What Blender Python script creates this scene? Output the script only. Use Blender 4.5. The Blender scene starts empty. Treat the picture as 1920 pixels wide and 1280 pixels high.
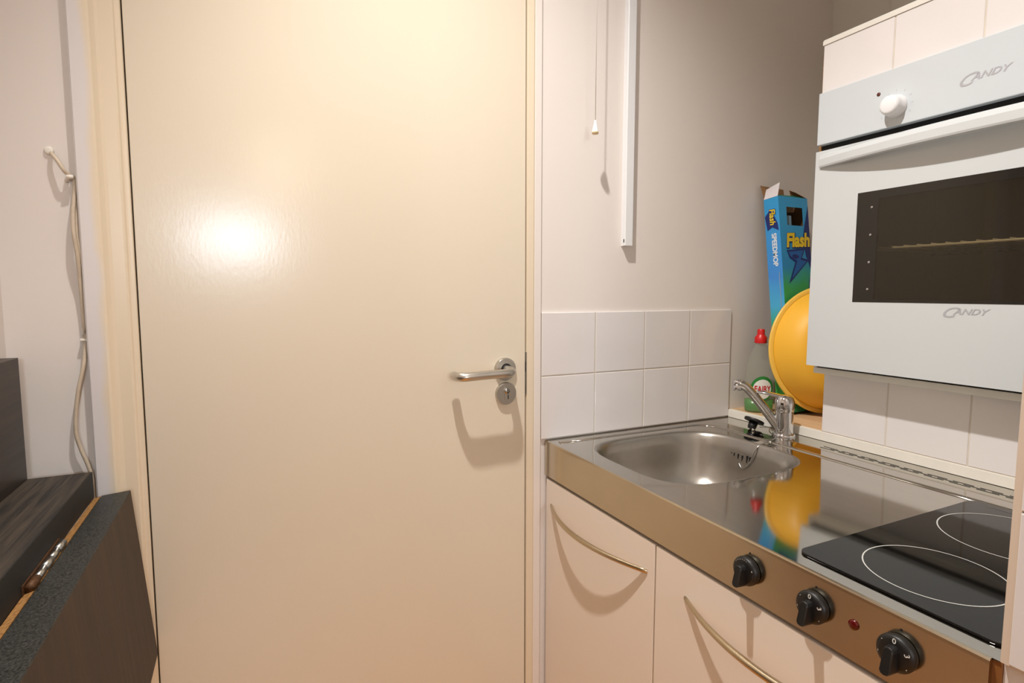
import bpy, bmesh, math, random
from mathutils import Vector, Matrix
random.seed(7)
scene = bpy.context.scene
COL = scene.collection

# ------------------------------------------------------------------ camera
F_PX, YAW, PITCH, ROLL, CAM_Z = 1047.04, 0.445488, 0.0872867, -0.000651, 1.245855
cam_data = bpy.data.cameras.new('camera')
cam = bpy.data.objects.new('camera', cam_data)
COL.objects.link(cam)
cam_data.sensor_fit = 'HORIZONTAL'
cam_data.sensor_width = 36.0
cam_data.lens = F_PX / 1920 * 36.0
cam_data.clip_start = 0.02
_f = Vector((math.sin(YAW) * math.cos(PITCH), math.cos(YAW) * math.cos(PITCH), -math.sin(PITCH)))
_r = Vector((math.cos(YAW), -math.sin(YAW), 0))
_d = _f.cross(_r)
_r2 = _r * math.cos(ROLL) + _d * math.sin(ROLL)
_d2 = -_r * math.sin(ROLL) + _d * math.cos(ROLL)
cam.matrix_world = Matrix(((_r2.x, -_d2.x, -_f.x, 0), (_r2.y, -_d2.y, -_f.y, 0), (_r2.z, -_d2.z, -_f.z, CAM_Z), (0, 0, 0, 1)))
scene.camera = cam

# ------------------------------------------------------------------ world, window daylight, exposure
world = bpy.data.worlds.new('daylight_sky')
scene.world = world
world.use_nodes = True
_bg = world.node_tree.nodes['Background']
_bg.inputs[0].default_value = (0.72, 0.84, 1.0, 1)
_bg.inputs[1].default_value = 1.2
WIN = dict(x=-0.05, z=1.655, w=0.52, h=0.24, y=-2.6)
_al = bpy.data.lights.new('window_daylight', 'AREA')
_al.shape = 'RECTANGLE'
_al.size, _al.size_y = WIN['w'], WIN['h']
_al.energy = 16.0
_al.color = (0.76, 0.88, 1.0)
window_light = bpy.data.objects.new('window_daylight', _al)
COL.objects.link(window_light)
window_light.location = (WIN['x'], WIN['y'] + 0.03, WIN['z'])
window_light.rotation_euler = (math.radians(90), 0, 0)
LAMP = (0.12, 0.62, 2.64)
LAMP_COLOR = (1.0, 0.962, 0.925)
SPOT_W = 124.0
ROOM_LAMP = (0.25, -2.2, 2.16)
ROOM_W = 9.0
ROOM_COLOR = (1.0, 0.82, 0.6)
scene.view_settings.view_transform = 'Standard'
scene.view_settings.look = 'None'
scene.view_settings.gamma = 1.0
scene.view_settings.use_curve_mapping = False
scene.view_settings.exposure = 0.19

# ------------------------------------------------------------------ helpers
def lin(c):
    return tuple(((v / 255) / 12.92 if v / 255 <= 0.04045 else ((v / 255 + 0.055) / 1.055) ** 2.4) for v in c) + (1.0,)

def mat(name, rgb, rough=0.5, metal=0.0, var=0.0, vscale=8.0, bump=0.0, bscale=200.0, stretch=(1, 1, 1), rgb2=None, coat=0.0, spec=0.5, detail=4.0, emit=None, estr=0.0):
    m = bpy.data.materials.new(name)
    m.use_nodes = True
    nt = m.node_tree
    b = nt.nodes['Principled BSDF']
    b.inputs['Base Color'].default_value = lin(rgb)
    b.inputs['Roughness'].default_value = rough
    b.inputs['Metallic'].default_value = metal
    b.inputs['Specular IOR Level'].default_value = spec
    b.inputs['Coat Weight'].default_value = coat
    tc = nt.nodes.new('ShaderNodeTexCoord')
    mp = nt.nodes.new('ShaderNodeMapping')
    mp.inputs['Scale'].default_value = stretch
    nt.links.new(tc.outputs['Object'], mp.inputs['Vector'])
    if var > 0 or rgb2:
        n = nt.nodes.new('ShaderNodeTexNoise')
        n.inputs['Scale'].default_value = vscale
        n.inputs['Detail'].default_value = detail
        nt.links.new(mp.outputs['Vector'], n.inputs['Vector'])
        r = nt.nodes.new('ShaderNodeValToRGB')
        a = lin(rgb)
        r.color_ramp.elements[0].color = lin(rgb2) if rgb2 else tuple(v * (1 - var) for v in a[:3]) + (1,)
        r.color_ramp.elements[1].color = a
        r.color_ramp.elements[0].position = 0.35
        r.color_ramp.elements[1].position = 0.65
        nt.links.new(n.outputs['Fac'], r.inputs['Fac'])
        nt.links.new(r.outputs['Color'], b.inputs['Base Color'])
    if bump > 0:
        n2 = nt.nodes.new('ShaderNodeTexNoise')
        n2.inputs['Scale'].default_value = bscale
        n2.inputs['Detail'].default_value = 3
        nt.links.new(mp.outputs['Vector'], n2.inputs['Vector'])
        bp = nt.nodes.new('ShaderNodeBump')
        bp.inputs['Strength'].default_value = bump
        bp.inputs['Distance'].default_value = 0.001
        nt.links.new(n2.outputs['Fac'], bp.inputs['Height'])
        nt.links.new(bp.outputs['Normal'], b.inputs['Normal'])
    if emit:
        b.inputs['Emission Color'].default_value = tuple(emit) + (1,)
        b.inputs['Emission Strength'].default_value = estr
    return m

def glass_mat(name, tint, refl=0.04, rough=0.02, ior=1.5, body=None, body_fac=0.0):
    """thin pane: see-through with a tint, fresnel reflection, optional body colour"""
    m = bpy.data.materials.new(name)
    m.use_nodes = True
    nt = m.node_tree
    nt.nodes.remove(nt.nodes['Principled BSDF'])
    out = nt.nodes['Material Output']
    t = nt.nodes.new('ShaderNodeBsdfTransparent')
    t.inputs[0].default_value = tuple(tint) + (1,)
    g = nt.nodes.new('ShaderNodeBsdfGlossy')
    g.inputs['Roughness'].default_value = rough
    fr = nt.nodes.new('ShaderNodeFresnel')
    fr.inputs['IOR'].default_value = ior
    mix = nt.nodes.new('ShaderNodeMixShader')
    ge = nt.nodes.new('ShaderNodeNewGeometry')
    sb = nt.nodes.new('ShaderNodeMath')
    sb.operation = 'SUBTRACT'
    sb.inputs[0].default_value = 1.0
    nt.links.new(ge.outputs['Backfacing'], sb.inputs[1])
    mu = nt.nodes.new('ShaderNodeMath')
    mu.operation = 'MULTIPLY'
    nt.links.new(fr.outputs[0], mu.inputs[0])
    nt.links.new(sb.outputs[0], mu.inputs[1])
    nt.links.new(mu.outputs[0], mix.inputs[0])
    src = t.outputs[0]
    if body:
        d = nt.nodes.new('ShaderNodeBsdfDiffuse')
        d.inputs[0].default_value = lin(body)
        m0 = nt.nodes.new('ShaderNodeMixShader')
        m0.inputs[0].default_value = body_fac
        nt.links.new(t.outputs[0], m0.inputs[1])
        nt.links.new(d.outputs[0], m0.inputs[2])
        src = m0.outputs[0]
    nt.links.new(src, mix.inputs[1])
    nt.links.new(g.outputs[0], mix.inputs[2])
    nt.links.new(mix.outputs[0], out.inputs[0])
    return m

def wood_mat(name, dark, light, rough, axis='y', scale=14.0, dist=6.0):
    m = bpy.data.materials.new(name)
    m.use_nodes = True
    nt = m.node_tree
    b = nt.nodes['Principled BSDF']
    b.inputs['Roughness'].default_value = rough
    tc = nt.nodes.new('ShaderNodeTexCoord')
    mp = nt.nodes.new('ShaderNodeMapping')
    s = {'x': (0.6, 12, 12), 'y': (12, 0.6, 12), 'z': (12, 12, 0.6)}[axis]
    mp.inputs['Scale'].default_value = s
    nt.links.new(tc.outputs['Object'], mp.inputs['Vector'])
    n = nt.nodes.new('ShaderNodeTexNoise')
    n.inputs['Scale'].default_value = scale
    n.inputs['Detail'].default_value = 6
    n.inputs['Roughness'].default_value = 0.65
    n.inputs['Distortion'].default_value = dist * 0.1
    nt.links.new(mp.outputs['Vector'], n.inputs['Vector'])
    r = nt.nodes.new('ShaderNodeValToRGB')
    r.color_ramp.elements[0].color = lin(dark)
    r.color_ramp.elements[1].color = lin(light)
    r.color_ramp.elements[0].position = 0.38
    r.color_ramp.elements[1].position = 0.68
    nt.links.new(n.outputs['Fac'], r.inputs['Fac'])
    nt.links.new(r.outputs['Color'], b.inputs['Base Color'])
    bp = nt.nodes.new('ShaderNodeBump')
    bp.inputs['Strength'].default_value = 0.15
    bp.inputs['Distance'].default_value = 0.001
    nt.links.new(n.outputs['Fac'], bp.inputs['Height'])
    nt.links.new(bp.outputs['Normal'], b.inputs['Normal'])
    return m

def ramp_mat(name, axis, lo, hi, stops, rough=0.4, noise=0.0):
    """printed colour that changes along one object axis (packaging print, paint overlap)"""
    m = bpy.data.materials.new(name)
    m.use_nodes = True
    nt = m.node_tree
    b = nt.nodes['Principled BSDF']
    b.inputs['Roughness'].default_value = rough
    tc = nt.nodes.new('ShaderNodeTexCoord')
    sp = nt.nodes.new('ShaderNodeSeparateXYZ')
    nt.links.new(tc.outputs['Object'], sp.inputs[0])
    mr = nt.nodes.new('ShaderNodeMapRange')
    mr.inputs['From Min'].default_value = lo
    mr.inputs['From Max'].default_value = hi
    val = sp.outputs['XYZ'.index(axis)]
    if noise > 0:
        n = nt.nodes.new('ShaderNodeTexNoise')
        n.inputs['Scale'].default_value = 9
        ma = nt.nodes.new('ShaderNodeMath')
        ma.operation = 'MULTIPLY_ADD'
        ma.inputs[1].default_value = noise
        nt.links.new(tc.outputs['Object'], n.inputs['Vector'])
        nt.links.new(n.outputs['Fac'], ma.inputs[0])
        nt.links.new(val, ma.inputs[2])
        val = ma.outputs[0]
    nt.links.new(val, mr.inputs['Value'])
    r = nt.nodes.new('ShaderNodeValToRGB')
    els = r.color_ramp.elements
    els[0].position, els[0].color = stops[0][0], lin(stops[0][1])
    els[1].position, els[1].color = stops[-1][0], lin(stops[-1][1])
    for p, c in stops[1:-1]:
        e = els.new(p)
        e.color = lin(c)
    nt.links.new(mr.outputs[0], r.inputs['Fac'])
    nt.links.new(r.outputs['Color'], b.inputs['Base Color'])
    return m

def tag(o, label=None, cat=None, group=None, kind=None):
    if label: o['label'] = label
    if cat: o['category'] = cat
    if group: o['group'] = group
    if kind: o['kind'] = kind
    return o

def thing(name, base, label, cat, group=None):
    o = bpy.data.objects.new(name, None)
    o.empty_display_size = 0.05
    COL.objects.link(o)
    o.location = base
    return tag(o, label, cat, group)

def add_mesh(name, me, material, parent=None, loc=None, bevel=0.0, smooth=False, seg=2):
    """mesh data in world coordinates; parented parts get the offset that keeps them there"""
    o = bpy.data.objects.new(name, me)
    COL.objects.link(o)
    if material and not me.materials:
        me.materials.append(material)
    base = Vector((0, 0, 0))
    if parent:
        p = parent
        while p:
            base += Vector(p.location)
            p = p.parent
        o.parent = parent
    o.location = (Vector(loc) if loc else Vector((0, 0, 0))) - base
    if smooth:
        for p in me.polygons: p.use_smooth = True
    if bevel > 0:
        md = o.modifiers.new('bevel', 'BEVEL')
        md.width = bevel
        md.segments = seg
        md.limit_method = 'ANGLE'
        md.angle_limit = math.radians(40)
        md.harden_normals = False
    return o

def from_bm(name, bm, material, parent=None, **k):
    bmesh.ops.recalc_face_normals(bm, faces=bm.faces[:])
    me = bpy.data.meshes.new(name)
    bm.to_mesh(me)
    bm.free()
    return add_mesh(name, me, material, parent, **k)

def bx(bm, x0, x1, y0, y1, z0, z1):
    vs = [bm.verts.new((x, y, z)) for x in (x0, x1) for y in (y0, y1) for z in (z0, z1)]
    for f in ((0, 1, 3, 2), (4, 6, 7, 5), (0, 4, 5, 1), (2, 3, 7, 6), (0, 2, 6, 4), (1, 5, 7, 3)):
        bm.faces.new([vs[i] for i in f])

def boxes(name, lst, material, parent=None, **k):
    bm = bmesh.new()
    for b in lst: bx(bm, *b)
    return from_bm(name, bm, material, parent, **k)

def prism(name, pts, material, parent=None, axis='z', a0=0, a1=1, **k):
    """closed polygon extruded along an axis; pts are the two other coordinates in order xy / xz / yz"""
    bm = bmesh.new()
    def P(p, a):
        return {'z': (p[0], p[1], a), 'y': (p[0], a, p[1]), 'x': (a, p[0], p[1])}[axis]
    lo = [bm.verts.new(P(p, a0)) for p in pts]
    hi = [bm.verts.new(P(p, a1)) for p in pts]
    n = len(pts)
    bm.faces.new(lo)
    bm.faces.new(hi[::-1])
    for i in range(n):
        bm.faces.new((lo[i], lo[(i + 1) % n], hi[(i + 1) % n], hi[i]))
    return from_bm(name, bm, material, parent, **k)

def catmull(pts, n=6):
    P = [Vector(p) for p in pts]
    P = [P[0] * 2 - P[1]] + P + [P[-1] * 2 - P[-2]]
    out = []
    for i in range(1, len(P) - 2):
        for j in range(n):
            t = j / n
            a, b, c, d = P[i - 1], P[i], P[i + 1], P[i + 2]
            out.append(0.5 * ((2 * b) + (c - a) * t + (2 * a - 5 * b + 4 * c - d) * t * t + (3 * b - a - 3 * c + d) * t ** 3))
    out.append(P[-2])
    return out

def sweep_bm(bm, pts, rad, n=10, up=(0, 0, 1), caps=True):
    """rad: number, (a,b), or list of those; ellipse axis a sideways, b along the up-ish axis"""
    pts = [Vector(p) for p in pts]
    rings = []
    up = Vector(up)
    for i, p in enumerate(pts):
        t = (pts[min(i + 1, len(pts) - 1)] - pts[max(i - 1, 0)]).normalized()
        s = t.cross(up)
        if s.length < 1e-4: s = t.cross(Vector((1, 0, 0)))
        s.normalize()
        u = s.cross(t).normalized()
        r = rad[i] if isinstance(rad, list) else rad
        a, b = r if isinstance(r, tuple) else (r, r)
        rings.append([bm.verts.new(p + s * a * math.cos(2 * math.pi * k / n) + u * b * math.sin(2 * math.pi * k / n)) for k in range(n)])
    for A, B in zip(rings, rings[1:]):
        for k in range(n):
            bm.faces.new((A[k], A[(k + 1) % n], B[(k + 1) % n], B[k]))
    if caps:
        bm.faces.new(rings[0][::-1])
        bm.faces.new(rings[-1])

def tube(name, pts, rad, material, parent=None, n=10, up=(0, 0, 1), **k):
    bm = bmesh.new()
    sweep_bm(bm, pts, rad, n, up)
    k.setdefault('smooth', True)
    return from_bm(name, bm, material, parent, **k)

def lathe(name, prof, material, parent=None, M=None, n=32, sx=1.0, sy=1.0, caps=True, **k):
    """prof = [(r, h)...] turned round local z, squashed by sx, sy, then placed by matrix M"""
    bm = bmesh.new()
    M = M or Matrix.Identity(4)
    rings = []
    for r, h in prof:
        if r < 1e-6:
            rings.append([bm.verts.new(M @ Vector((0, 0, h)))])
        else:
            rings.append([bm.verts.new(M @ Vector((r * sx * math.cos(2 * math.pi * i / n), r * sy * math.sin(2 * math.pi * i / n), h))) for i in range(n)])
    for A, B in zip(rings, rings[1:]):
        for i in range(n):
            j = (i + 1) % n
            if len(A) == 1 and len(B) > 1: bm.faces.new((A[0], B[j], B[i]))
            elif len(B) == 1 and len(A) > 1: bm.faces.new((A[i], A[j], B[0]))
            elif len(A) > 1: bm.faces.new((A[i], A[j], B[j], B[i]))
    if caps:
        for R in (rings[0], rings[-1]):
            if len(R) > 1: bm.faces.new(R)
    k.setdefault('smooth', True)
    o = from_bm(name, bm, material, parent, **k)
    return o

def sharpen(o, deg=35):
    bpy.context.view_layer.update()
    me = o.data
    bm = bmesh.new()
    bm.from_mesh(me)
    for e in bm.edges:
        if len(e.link_faces) == 2 and e.calc_face_angle(0) > math.radians(deg): e.smooth = False
    bm.to_mesh(me)
    bm.free()
    return o

def frame(o, ex, ey, ez):
    ex, ey, ez = Vector(ex), Vector(ey), Vector(ez)
    return Matrix(((ex.x, ey.x, ez.x, o[0]), (ex.y, ey.y, ez.y, o[1]), (ex.z, ey.z, ez.z, o[2]), (0, 0, 0, 1)))

def text_mesh(body, size, offset=0.0, shear=0.0, width=1.0, spacing=1.0, thick=0.0):
    c = bpy.data.curves.new('lettering', 'FONT')
    c.body = body
    c.size = size
    c.offset = offset
    c.shear = shear
    c.space_character = spacing
    c.align_x = 'CENTER'
    c.align_y = 'CENTER'
    c.extrude = thick
    c.resolution_u = 4
    o = bpy.data.objects.new('lettering', c)
    COL.objects.link(o)
    bpy.context.view_layer.update()
    dg = bpy.context.evaluated_depsgraph_get()
    me = bpy.data.meshes.new_from_object(o.evaluated_get(dg))
    bpy.data.objects.remove(o)
    bpy.data.curves.remove(c)
    me.materials.clear()
    for v in me.vertices: v.co.x *= width
    return me

def print_text(name, body, size, material, parent, M=None, fn=None, **k):
    me = text_mesh(body, size, **k)
    for v in me.vertices:
        v.co = fn(v.co) if fn else M @ v.co
    return add_mesh(name, me, material, parent)

def copy_tree(o, parent=None, loc=None):
    c = o.copy()
    COL.objects.link(c)
    if parent: c.parent = parent
    if loc is not None: c.location = loc
    for ch in list(o.children): copy_tree(ch, c)
    return c

# ------------------------------------------------------------------ materials
M_WALL = mat('wall_paint_magnolia', (229, 221, 214), 0.6, var=0.02, vscale=3, bump=0.12, bscale=90)
M_WALLG = mat('wall_paint_grey', (226, 222, 214), 0.6, var=0.02, vscale=3, bump=0.1, bscale=90)
M_CEIL = mat('ceiling_paint', (240, 238, 232), 0.8)
M_DOOR = mat('door_gloss_cream', (223, 212, 192), 0.19, var=0.012, vscale=2.5, bump=0.09, bscale=260, stretch=(1, 1, 0.35))
M_FRAME = mat('frame_gloss_cream', (226, 211, 186), 0.3, var=0.02, vscale=5, bump=0.06, bscale=60, stretch=(1, 1, 0.1))
M_ARCH = ramp_mat('architrave_two_paints', 'X', -0.2405, -0.168, [(0.0, (222, 217, 216)), (0.36, (222, 217, 216)), (0.52, (228, 213, 188)), (1.0, (228, 213, 188))], rough=0.27, noise=0.02)
M_TILE = mat('tile_white_glazed', (224, 219, 217), 0.12, var=0.015, vscale=6, bump=0.02, bscale=20)
M_GROUT = mat('grout_cream', (214, 204, 190), 0.85, var=0.1, vscale=30)
M_WHITE = mat('white_plastic', (230, 231, 232), 0.35)
M_TRIMW = mat('white_upstand_paint', (228, 224, 214), 0.4, var=0.04, vscale=20)
M_OAK = wood_mat('ledge_wood', (196, 160, 118), (222, 190, 150), 0.5, 'y', 4)
M_FLOOR = wood_mat('floor_wood_orange', (208, 128, 12), (238, 166, 36), 0.35, 'y', 5)
M_STEEL = mat('steel_polished', (190, 186, 178), 0.075, 1.0, var=0.05, vscale=40, stretch=(1, 0.08, 1))
M_STEELB = mat('steel_satin_bowl', (178, 174, 167), 0.30, 1.0, var=0.05, vscale=60)
M_FASCIA = mat('steel_fascia', (202, 190, 168), 0.20, 1.0, var=0.10, vscale=9, bump=0.03, bscale=60, stretch=(1, 0.4, 1))
M_CHROME = mat('chrome', (216, 216, 218), 0.08, 1.0)
M_CHROMED = mat('chrome_dulled', (190, 188, 184), 0.22, 1.0, var=0.12, vscale=60)
M_ALU = mat('satin_aluminium', (200, 196, 188), 0.32, 1.0)
M_NICKEL = mat('brushed_nickel', (196, 180, 152), 0.30, 1.0)
M_BLACK = mat('black_plastic', (18, 18, 18), 0.45)
M_DARK = mat('dark_void', (8, 7, 7), 0.8)
M_HOB = mat('hob_glass_black', (10, 9, 8), 0.05, 0.0, spec=0.32)
M_RING = mat('hob_ring_print', (196, 196, 190), 0.3)
M_HOBTXT = mat('hob_faint_print', (70, 68, 64), 0.3)
M_MARK = mat('dial_print_white', (230, 230, 225), 0.5)
M_RED = mat('red_lens', (88, 8, 8), 0.2)
M_CAB = mat('cabinet_laminate', (238, 226, 212), 0.38, var=0.012, vscale=3)
M_CABIN = mat('cabinet_carcass', (205, 200, 194), 0.6)
M_OVEN = mat('oven_white_enamel', (202, 206, 207), 0.16)
M_OVENP = mat('oven_panel_glass_white', (200, 206, 210), 0.10)
M_LOGO = mat('logo_grey_print', (172, 172, 176), 0.35)
M_CAVITY = mat('oven_cavity_enamel', (74, 66, 54), 0.45, var=0.1, vscale=40)
M_PRINTB = mat('oven_glass_black_border', (26, 23, 20), 0.07)
M_PANE = glass_mat('oven_tinted_pane', (0.84, 0.80, 0.70), rough=0.03, body=(70, 62, 48), body_fac=0.16)  # body colour paints the room's brownish reflection into the tinted pane
M_WIRE = mat('rack_wire_brightened', (214, 206, 190), 0.35)  # whitish colour instead of chrome, painted bright where the cavity gives little light
M_CHIP = mat('raw_chipboard', (168, 122, 66), 0.75, rgb2=(128, 88, 44), vscale=240)
M_TABLE = wood_mat('table_dark_oak_top', (24, 19, 15), (74, 62, 49), 0.65, 'y', 9)
M_TABLEF = wood_mat('table_brown_face', (42, 28, 15), (62, 44, 26), 0.6, 'z', 5)
M_TABLEE = mat('table_speckled_edge', (62, 62, 58), 0.5, rgb2=(24, 24, 22), vscale=420, detail=2, spec=0.3)
M_TABLEB = mat('table_black_edge', (17, 15, 13), 0.7, var=0.2, vscale=40)
M_HINGE = mat('hinge_steel', (196, 196, 192), 0.28, 1.0, var=0.15, vscale=80)
M_RUST = mat('hinge_rust', (96, 62, 34), 0.6, 0.4, var=0.4, vscale=200)
M_CABLE = mat('cable_cream', (206, 190, 168), 0.5, var=0.12, vscale=60)
M_CLIP = mat('cable_clip_white', (232, 226, 214), 0.4)
M_YELLOW = mat('yellow_plastic', (244, 184, 54), 0.5)
M_YRIM = mat('yellow_plastic_lit_rim', (244, 196, 84), 0.35)  # paler than the shell: light caught by the rim, put into colour
M_CARD = mat('brown_cardboard', (150, 112, 72), 0.8, var=0.08, vscale=40)
M_CARDD = mat('brown_cardboard_inside', (104, 78, 50), 0.85)
M_CARDW = mat('white_board_flap', (232, 226, 228), 0.7)
M_BOXF = ramp_mat('box_front_print', 'Z', 1.00, 1.52, [(0.0, (40, 120, 74)), (0.30, (44, 152, 74)), (0.60, (62, 170, 92)), (0.74, (44, 140, 196)), (1.0, (58, 164, 220))], noise=0.10)
M_BOXS = ramp_mat('box_side_print', 'Z', 0.98, 1.52, [(0.0, (70, 170, 70)), (0.34, (52, 178, 96)), (0.48, (74, 176, 220)), (0.62, (66, 142, 220)), (1.0, (54, 162, 222))], noise=0.05)
M_NAVY = mat('print_navy', (26, 42, 112), 0.45)
M_BLUE = mat('print_mid_blue', (30, 96, 168), 0.45)
M_YTXT = mat('print_yellow', (240, 206, 40), 0.45)
M_WTXT = mat('print_white', (226, 232, 240), 0.45)
M_GRAYP = mat('print_grey', (150, 160, 160), 0.45)
M_BOTTLE = glass_mat('bottle_clear_plastic', (0.96, 0.97, 0.94), rough=0.05, ior=1.4, body=(214, 214, 202), body_fac=0.12)
M_LIQUID = mat('green_liquid', (52, 124, 30), 0.25)
M_CAPRED = mat('red_cap', (204, 30, 30), 0.35)
M_GREENP = mat('label_green', (40, 128, 54), 0.4)
M_LABELW = mat('label_white', (232, 232, 226), 0.4)
M_LABELR = mat('label_red', (196, 28, 36), 0.4)
M_GLASS = glass_mat('window_glass', (0.95, 0.97, 0.97))
M_CORD = mat('cord_white', (232, 226, 218), 0.7)
M_TOGB = mat('toggle_cream', (226, 204, 160), 0.5)
M_BULB = mat('bulb_glow', (255, 240, 220), 0.5, emit=LAMP_COLOR, estr=6.0)

D = 1.1527          # face of the splash tiles on the back wall
WY = D + 0.0055     # plaster face of the back wall
CT = 0.893          # worktop height
XF = 0.6384         # front of the worktop and cabinets
LX = -0.3500        # face of the left wall
CEIL = 2.70
RX = 1.6113

# ------------------------------------------------------------------ room shell
fl = boxes('floor', [(LX - 0.1, 1.75, -2.7, WY + 0.1, -0.05, 0)], M_FLOOR)
tag(fl, 'orange-brown wooden floor of the kitchenette', 'floor', kind='structure')
ce = boxes('ceiling', [(LX - 0.1, 1.75, -2.7, WY + 0.1, CEIL, CEIL + 0.05)], M_CEIL)
tag(ce, 'plain white ceiling above the kitchenette', 'ceiling', kind='structure')
wb = boxes('wall_back', [(LX - 0.1, -0.2, WY, WY + 0.1, 0, CEIL), (0.612, 1.75, WY, WY + 0.1, 0, CEIL), (-0.2, 0.612, WY, WY + 0.1, 2.02, CEIL), (-0.2, 0.612, WY + 0.055, WY + 0.1, 0, 2.02)], M_WALL)  # last box: unseen backing added to stop light through the door gaps
tag(wb, 'magnolia painted wall around the cream door', 'wall', kind='structure')
wl = boxes('wall_left', [(LX - 0.1, LX, -2.7, WY, 0, CEIL)], M_WALL)
tag(wl, 'magnolia wall behind the dark folding table', 'wall', kind='structure')
wr = boxes('wall_right', [(RX, 1.75, 0.155, WY, 0, CEIL), (RX - 0.011, RX, 0.155, 0.9835, 1.82, CEIL)], M_WALLG)
tag(wr, 'greyish wall at the back of the recess beside the oven', 'wall', kind='structure')
wr2 = boxes('wall_room_right', [(1.65, 1.75, -2.7, 0.155, 0, CEIL)], M_WALL)
tag(wr2, 'magnolia side wall of the room behind the camera', 'wall', kind='structure')
W = WIN
wre = boxes('wall_rear', [(LX - 0.1, W['x'] - W['w'] / 2, W['y'] - 0.1, W['y'], 0, CEIL), (W['x'] + W['w'] / 2, 1.75, W['y'] - 0.1, W['y'], 0, CEIL),
                          (W['x'] - W['w'] / 2, W['x'] + W['w'] / 2, W['y'] - 0.1, W['y'], 0, W['z'] - W['h'] / 2), (W['x'] - W['w'] / 2, W['x'] + W['w'] / 2, W['y'] - 0.1, W['y'], W['z'] + W['h'] / 2, CEIL)], M_WALL)
tag(wre, 'magnolia rear wall with a small window, behind the camera', 'wall', kind='structure')
x0, x1, z0, z1 = W['x'] - W['w'] / 2, W['x'] + W['w'] / 2, W['z'] - W['h'] / 2, W['z'] + W['h'] / 2
win = boxes('window_1', [(x0, x0 + .03, W['y'] - .08, W['y'] - .03, z0, z1), (x1 - .03, x1, W['y'] - .08, W['y'] - .03, z0, z1), (x0, x1, W['y'] - .08, W['y'] - .03, z0, z0 + .03), (x0, x1, W['y'] - .08, W['y'] - .03, z1 - .03, z1)], M_WHITE)
tag(win, 'small white framed window in the rear wall', 'window', kind='structure')
boxes('pane', [(x0 + .03, x1 - .03, W['y'] - .058, W['y'] - .054, z0 + .03, z1 - .03)], M_GLASS, win)

# splash tiles behind the sink: eight tiles on the back wall
boxes('grout', [(0.628, 1.2355, D + 0.0011, WY + 0.001, CT + 0.002, 1.1985)], M_GROUT, wb)
TS = 0.1525
bm = bmesh.new()
bx(bm, 0, TS - 0.0028, 0, 0.0065, 0, TS - 0.0028)
bmesh.ops.recalc_face_normals(bm, faces=bm.faces[:])
tile_me = bpy.data.meshes.new('tile')
bm.to_mesh(tile_me); bm.free()
tile_me.materials.append(M_TILE)
for i in range(4):
    for j in range(2):
        add_mesh('tile', tile_me, M_TILE, wb, loc=(0.6268 + i * TS + 0.0014 + random.uniform(-.0004, .0004), D + random.uniform(-.0004, .0003), 1.2 - (j + 1) * TS + 0.0014), bevel=0.0012)

# boxed-out wall that carries the oven, with tiles above and below the oven
HY0, HY1 = 0.258, 0.866
wo = boxes('wall_oven', [(1.242, 1.75, HY0, 0.8675, 0, 1.060),
                         (1.195, 1.75, HY0, HY1, 1.060, 1.0735),
                         (1.1875, 1.75, HY0, HY1, 1.684, 1.797),
                         (1.196, 1.75, HY1 - 0.008, HY1, 1.0735, 1.684), (1.196, 1.75, HY0, HY0 + 0.010, 1.0735, 1.684)], M_TRIMW, bevel=0.001)
tag(wo, 'white boxed-out wall section with tiles above and below the oven', 'wall', kind='structure')
boxes('side_batten', [(1.190, 1.215, HY1, HY1 + 0.0075, 1.48, 1.772)], M_CHIP, wo)
boxes('grout', [(1.1795, 1.1876, HY0, HY1 - 0.001, 1.66, 1.795), (1.2371, 1.2425, HY0, 0.867, CT, 1.0595)], M_GROUT, wo)
def tile_x(parent, x, y0, y1, z0, z1):
    boxes('tile', [(x, x + 0.006, y0 + 0.0012, y1 - 0.0012, z0, z1)], M_TILE, parent, bevel=0.0012)
ys = [HY1, 0.714, 0.5617, 0.4092, HY0]
for a, b in zip(ys, ys[1:]): tile_x(wo, 1.1785, b, a, 1.650, 1.790)
ys = [0.868, 0.7195, 0.567, 0.4145, HY0]
for a, b in zip(ys, ys[1:]): tile_x(wo, 1.236, b, a, 0.9165, 1.0595)
prism('edge_trim', [(1.1765, 1.790), (1.1765, 1.798), (1.180, 1.8025), (1.195, 1.8025), (1.195, 1.790)], M_TRIMW, wo, axis='y', a0=HY0, a1=HY1 + 0.0005)

# ledge of the recess between back wall and oven
lg = boxes('ledge_recess', [(1.2385, RX, 0.8675, WY, 0.0, 0.9140)], M_OAK)
tag(lg, 'wooden ledge in the recess behind the tap', 'ledge', kind='structure')
boxes('upstand', [(1.2345, 1.2386, HY0, D, CT + 0.0005, 0.9148), (1.2384, 1.2455, 0.868, D, 0.9135, 0.9150)], M_TRIMW, lg, bevel=0.001)

# nib wall at the near end of the worktop, tiled on its end
wn = boxes('wall_end', [(XF + 0.0085, 1.75, 0.155, 0.2545, 0, CEIL)], M_WALL)
tag(wn, 'end of a wall with white tiles at the right edge, beside the hob', 'wall', kind='structure')
zz = [0.8945, 1.0445, 1.197, 1.3495]
for a, b in zip(zz, zz[1:]):
    boxes('tile', [(XF + 0.0005, XF + 0.0075, 0.156, 0.2485, a + 0.0008, b - 0.0008)], M_TILE, wn, bevel=0.0012)
boxes('grout', [(XF + 0.0010, XF + 0.009, 0.2478, 0.2548, 0.8945, 1.36), (XF + 0.003, XF + 0.009, 0.156, 0.25, 0.8945, 1.36)], mat('edge_filler_cream', (212, 196, 178), 0.6), wn)

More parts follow.
